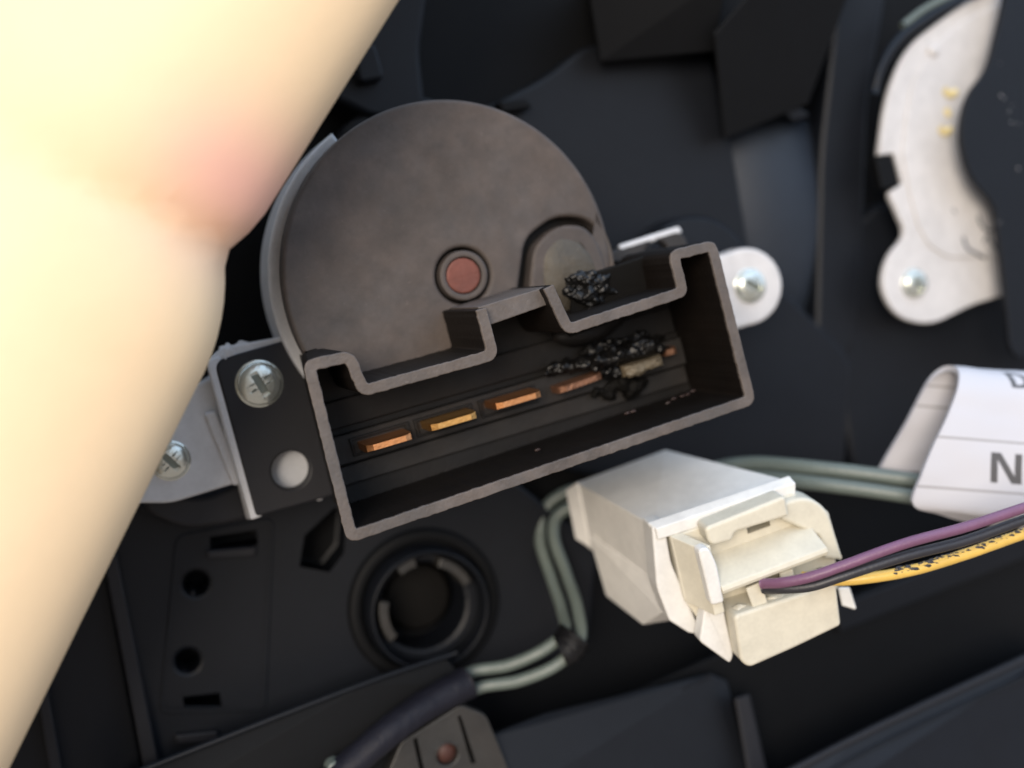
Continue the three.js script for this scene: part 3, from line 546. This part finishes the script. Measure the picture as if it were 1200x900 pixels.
// grey pair: out of the sleeve, round behind the plug, into the label flag
{
  const path = [[520, 818, -26], [556, 797, -26], [604, 788, -26], [648, 768, -26], [670, 746, -27], [668, 715, -31], [655, 675, -36], [641, 630, -39], [645, 602, -40], [668, 585, -40], [730, 576, -40], [800, 566, -39], [870, 552, -36], [960, 558, -29], [1040, 568, -26], [1110, 579, -25], [1220, 600, -24], [1330, 620, -24]];
  const offs = [[4, 9], [5, 10], [6, 10], [7, 10], [9, 6], [9, -2], [9, -2], [8, -2], [7, 5], [4, 9], [0, 9], [0, 9], [0, 9], [0, 10], [0, 10.5], [0, 11], [0, 11], [0, 11]];
  for (const s of [-1, 1]) {
    const p = path.map(([x, y, z], i) => W(x + s * offs[i][0], y + s * offs[i][1] * 0.9, z + s * 0.4));
    const t = thing('grey_wire', s < 0 ? 'pale grey wire, upper and inner one of the pair looping behind the plug' : 'pale grey wire, lower and outer one of the pair looping behind the plug', 'wire', W, p[0], undefined);
    mk('insulation', tube(p, (k) => 0.86 + 0.22 * Math.min(1, Math.max(0, (k - 0.25) * 3)), 16, 260, 0.03), M.greyWire, t);
  }
  const tp = [[640, 772, -26], [662, 760, -26], [674, 744, -26.5], [676, 722, -29]].map(([x, y, z]) => W(x, y, z));
  const t = thing('tape_wrap', 'black tape wrapped round the grey wire pair at its bend below the plug', 'tape', W, tp[0]);
  mk('band', tube([tp[1].clone().lerp(tp[0], 0.2), tp[1], tp[2]], (k, a) => 2.3 + 0.25 * Math.sin(a * 2), 24, 30, 0.15), M.tape, t);
}
{
  const p = [[330, 960, -14], [400, 905, -16], [455, 858, -18], [500, 826, -21], [548, 800, -24]].map(([x, y, z]) => W(x, y, z));
  const t = thing('cable_sleeve', 'black cloth cable sleeve from which the grey wire pair emerges at the bottom', 'sleeve', W, p[0]);
  mk('sleeve', tube(p, (k, a) => (1.8 + 0.6 * k) * (1 + 0.08 * Math.sin(a * 2 + k * 2)), 28, 60, 0.06), M.sleeve, t);
}
// ------------------------------------------------------------------ label flag folded over the grey pair
{
  const cv = document.createElement('canvas'); cv.width = 1024; cv.height = 1024;
  const c = cv.getContext('2d');
  c.fillStyle = '#b3b2b6'; c.fillRect(0, 0, 1024, 1024);
  c.fillStyle = '#4a4848';
  const t = thing('label_flag', 'white folded paper label flag with bold black letters round the grey wires', 'label', W, W(1068, 590, -20));
  // profile from the front bottom, over the fold, down the back; swept to the right
  const prof = [[1150, 612, -24], [1100, 600, -20.5], [1069, 590, -19], [1079, 556, -19], [1094, 520, -19.5], [1110, 486, -20.5], [1122, 452, -22], [1121, 436, -24], [1107, 432, -26.5], [1090, 444, -28], [1070, 480, -29], [1052, 512, -30], [1030, 549, -31]];
  const cur = new THREE.CatmullRomCurve3(prof.map(([x, y, z]) => W(x, y, z)), false, 'centripetal');
  const N = 90, dir = V(24, -1.9, -2.0), th = 0.75, pts = [], len = cur.getLength();
  const P0 = [], nrm = [];
  for (let i = 0; i <= N; i++) { const p = cur.getPointAt(i / N), tg = cur.getTangentAt(i / N), n = tg.clone().cross(dir).normalize(); P0.push(p); nrm.push(n); }
  const pos = [], uv = [], idx = [];
  const grid = (side) => { const b = pos.length / 3; for (let i = 0; i <= N; i++) for (let j = 0; j <= 12; j++) {
    const u = j / 12, p = P0[i].clone().addScaledVector(nrm[i], side * th / 2).addScaledVector(dir, u);
    p.addScaledVector(nrm[i], 0.3 * noise.noise(i * 0.08, u * 3, 4) + 0.12 * noise.noise(i * 0.2, u * 9, 8)); pos.push(p.x, p.y, p.z); uv.push(u, i / N); }
    for (let i = 0; i < N; i++) for (let j = 0; j < 12; j++) { const a = b + i * 13 + j; side > 0 ? idx.push(a, a + 1, a + 13, a + 1, a + 14, a + 13) : idx.push(a, a + 13, a + 1, a + 1, a + 13, a + 14); } return b; };
  const f = grid(1), g2 = grid(-1);
  const ring = (list) => { for (let k = 0; k + 1 < list.length; k++) { const [a, b] = list[k], [d, e] = list[k + 1]; const o = pos.length / 3; for (const q of [a, b, d, e]) { pos.push(pos[q * 3], pos[q * 3 + 1], pos[q * 3 + 2]); uv.push(0.01, 0.5); } idx.push(o, o + 1, o + 2, o + 2, o + 1, o + 3); } };
  ring(Array.from({ length: N + 1 }, (_, i) => [f + i * 13, g2 + i * 13])); ring(Array.from({ length: N + 1 }, (_, i) => [f + i * 13 + 12, g2 + i * 13 + 12]));
  ring(Array.from({ length: 13 }, (_, j) => [f + j, g2 + j])); ring(Array.from({ length: 13 }, (_, j) => [f + N * 13 + j, g2 + N * 13 + j]));
  const g = new THREE.BufferGeometry(); g.setAttribute('position', new THREE.Float32BufferAttribute(pos, 3)); g.setAttribute('uv', new THREE.Float32BufferAttribute(uv, 2)); g.setIndex(idx); g.computeVertexNormals();
  // print: u runs along the wire, v along the folded sheet (canvas y = 1 - v)
  const vOf = (i) => { let best = 0, bd = 1e9; for (let k = 0; k <= 400; k++) { const d = cur.getPointAt(k / 400).distanceTo(W(...prof[i])); if (d < bd) { bd = d; best = k / 400; } } return best; };
  const rule = (v) => { c.fillStyle = '#8d8a8a'; c.fillRect(0, (1 - v) * 1024 - 3, 1024, 6); };
  const v2 = vOf(2), v4 = vOf(4), v6 = vOf(6), v7 = vOf(7);
  rule(v2 + 0.045); rule(v4 + 0.02); rule(vOf(9) + 0.02); rule(v7 + 0.18);
  const mmU = 1024 / dir.length(), mmV = 1024 / len;
  const text = (s, u, v, size) => { c.save(); c.translate(u * 1024, (1 - v) * 1024); c.scale(mmU, mmV); c.font = 'bold 10px sans-serif'; c.transform(1.22, 0, 0.36, 1, 0, 0); c.scale(size / 7.2, size / 7.2); c.fillStyle = '#4a4848'; c.fillText(s, 0, 0); c.restore(); };
  text('N', 0.372, v2 + 0.066, 4.3);
  text('D2', 0.295, v6 + 0.0, 3.0);
  const tx = new THREE.CanvasTexture(cv); tx.colorSpace = THREE.SRGBColorSpace;
  const m = new THREE.MeshPhysicalMaterial({ map: tx, roughness: 0.5, bumpMap: grain, bumpScale: 0.00001 });
  mk('folded_sheet', g, m, t, true);
}

// ------------------------------------------------------------------ hand in the left foreground
{
  const t = thing('hand', 'bare hand and wrist, palm side, reaching up out of focus at left', 'hand', W, W(0, 320, 15));
  const z = 18, p = (x, y, dz = 0) => W(x, y, z + dz), caps = [];
  const add = (a, b, ra, rb, k = 2) => caps.push({ a, b, ra, rb, k });
  const wr = p(-10, 324), u = 0.0871;                          // u: millimetres per picture unit at the hand's distance
  // forearm (flattened), wrist, heel of the palm with the thumb ball, fill under the crease
  add(p(-400, 960, 4), wr, 28, 268 * u, 6);
  add(p(-480, 900, 2), p(-200, 300), 27, 24, 8);
  const heel = p(112, 92), thumbBase = p(352, -190);
  add(heel, thumbBase, 249 * u, 17, 0.4);
  add(p(-140, 300, 2), p(-70, 40, 2), 23, 23, 7);
  add(p(-150, 200), p(60, -320), 22, 16, 8);
  // palm: four metacarpals
  const kn = [p(470, -760), p(270, -820), p(80, -800), p(-90, -740)], pb = [p(120, -60), p(30, -60), p(-60, -60), p(-160, -40)];
  kn.forEach((q, i) => add(pb[i], q, 15, 11, 8));
  // thumb
  const th1 = p(560, -470, -6), th2 = p(640, -720, -18);
  add(thumbBase, th1, 14, 10.5, 5); add(th1, th2, 10.5, 8, 2.5);
  // fingers curl away from the viewer over the panel's upper edge
  const dirs = [[95, -300], [40, -330], [-20, -320], [-80, -270]], L = [1, 1.1, 1.02, 0.82];
  kn.forEach((q, i) => {
    const s = u * L[i], a = q.clone().add(V(dirs[i][0] * 1.35 * s, -dirs[i][1] * 1.35 * s, -4)), b = a.clone().add(V(dirs[i][0] * 0.75 * s, -dirs[i][1] * 0.75 * s, -14)), c = b.clone().add(V(dirs[i][0] * 0.25 * s, -dirs[i][1] * 0.25 * s, -17));
    add(q, a, 9.8, 8.8, 3); add(a, b, 8.8, 8.1, 1.5); add(b, c, 8.1, 7, 1.5);
  });
  const g = fieldGeo(caps, 160, 33), pos = g.attributes.position.array, n = pos.length / 3, col = new Float32Array(n * 3);
  const nor = g.attributes.normal.array, crease = [p(266, 288), p(215, 262), p(150, 243), p(85, 222), p(20, 190)], red = p(290, 225), v = V();
  for (let i = 0; i < n; i++) {
    v.fromArray(pos, 3 * i);
    if (v.z > z) for (let k = 0; k + 1 < crease.length; k++) {    // wrist crease pressed into the skin
      const A = crease[k], B = crease[k + 1], L = Math.hypot(B.x - A.x, B.y - A.y), ux = (B.x - A.x) / L, uy = (B.y - A.y) / L, q = (v.x - A.x) * ux + (v.y - A.y) * uy;
      if (q < 0 || q >= L) continue;
      const e = -(v.x - A.x) * uy + (v.y - A.y) * ux, f = (crease.length - 1 - k - q / L) / (crease.length - 1), hgt = 1.7 * Math.pow(f, 0.7) * Math.exp(-e * e / 2.4), sl = hgt * 2 * e / 2.4;
      pos[3 * i + 2] -= hgt; nor[3 * i] -= sl * -uy; nor[3 * i + 1] -= sl * ux;
    }
    const dx = v.x - red.x, dy = v.y - red.y, f = Math.exp(-(dx * dx + dy * dy) / 50), m = 0.5 + 0.5 * noise.noise(v.x * 0.07, v.y * 0.07, v.z * 0.07), fine = 1 + 0.02 * noise.noise(v.x * 0.5, v.y * 0.5, v.z * 0.5);
    col[3 * i] = (0.78 - 0.02 * m) * fine; col[3 * i + 1] = (0.6 - 0.15 * f - 0.03 * m) * fine; col[3 * i + 2] = (0.385 - 0.03 * f - 0.03 * m) * fine;
  }
  for (let i = 0; i < n; i++) {                                  // the wrist and palm are broad and flat, not round
    const k = THREE.MathUtils.lerp(0.62, 1, THREE.MathUtils.smoothstep(pos[3 * i + 1], 42, 75));
    pos[3 * i + 2] = z - 3 + (pos[3 * i + 2] - z + 3) * k; nor[3 * i + 2] /= k; v.fromArray(nor, 3 * i).normalize().toArray(nor, 3 * i);
  }
  g.setAttribute('color', new THREE.BufferAttribute(col, 3));
  const m = mat(1, 1, 1, 0.55, { vertexColors: true, bumpScale: 0.00002, sheen: 0.2, sheenRoughness: 0.6 });
  mk('skin', g, m, t);
}

scene.traverse((o) => { if (o.isMesh) o.castShadow = o.receiveShadow = true; });
renderer.render(scene, camera);
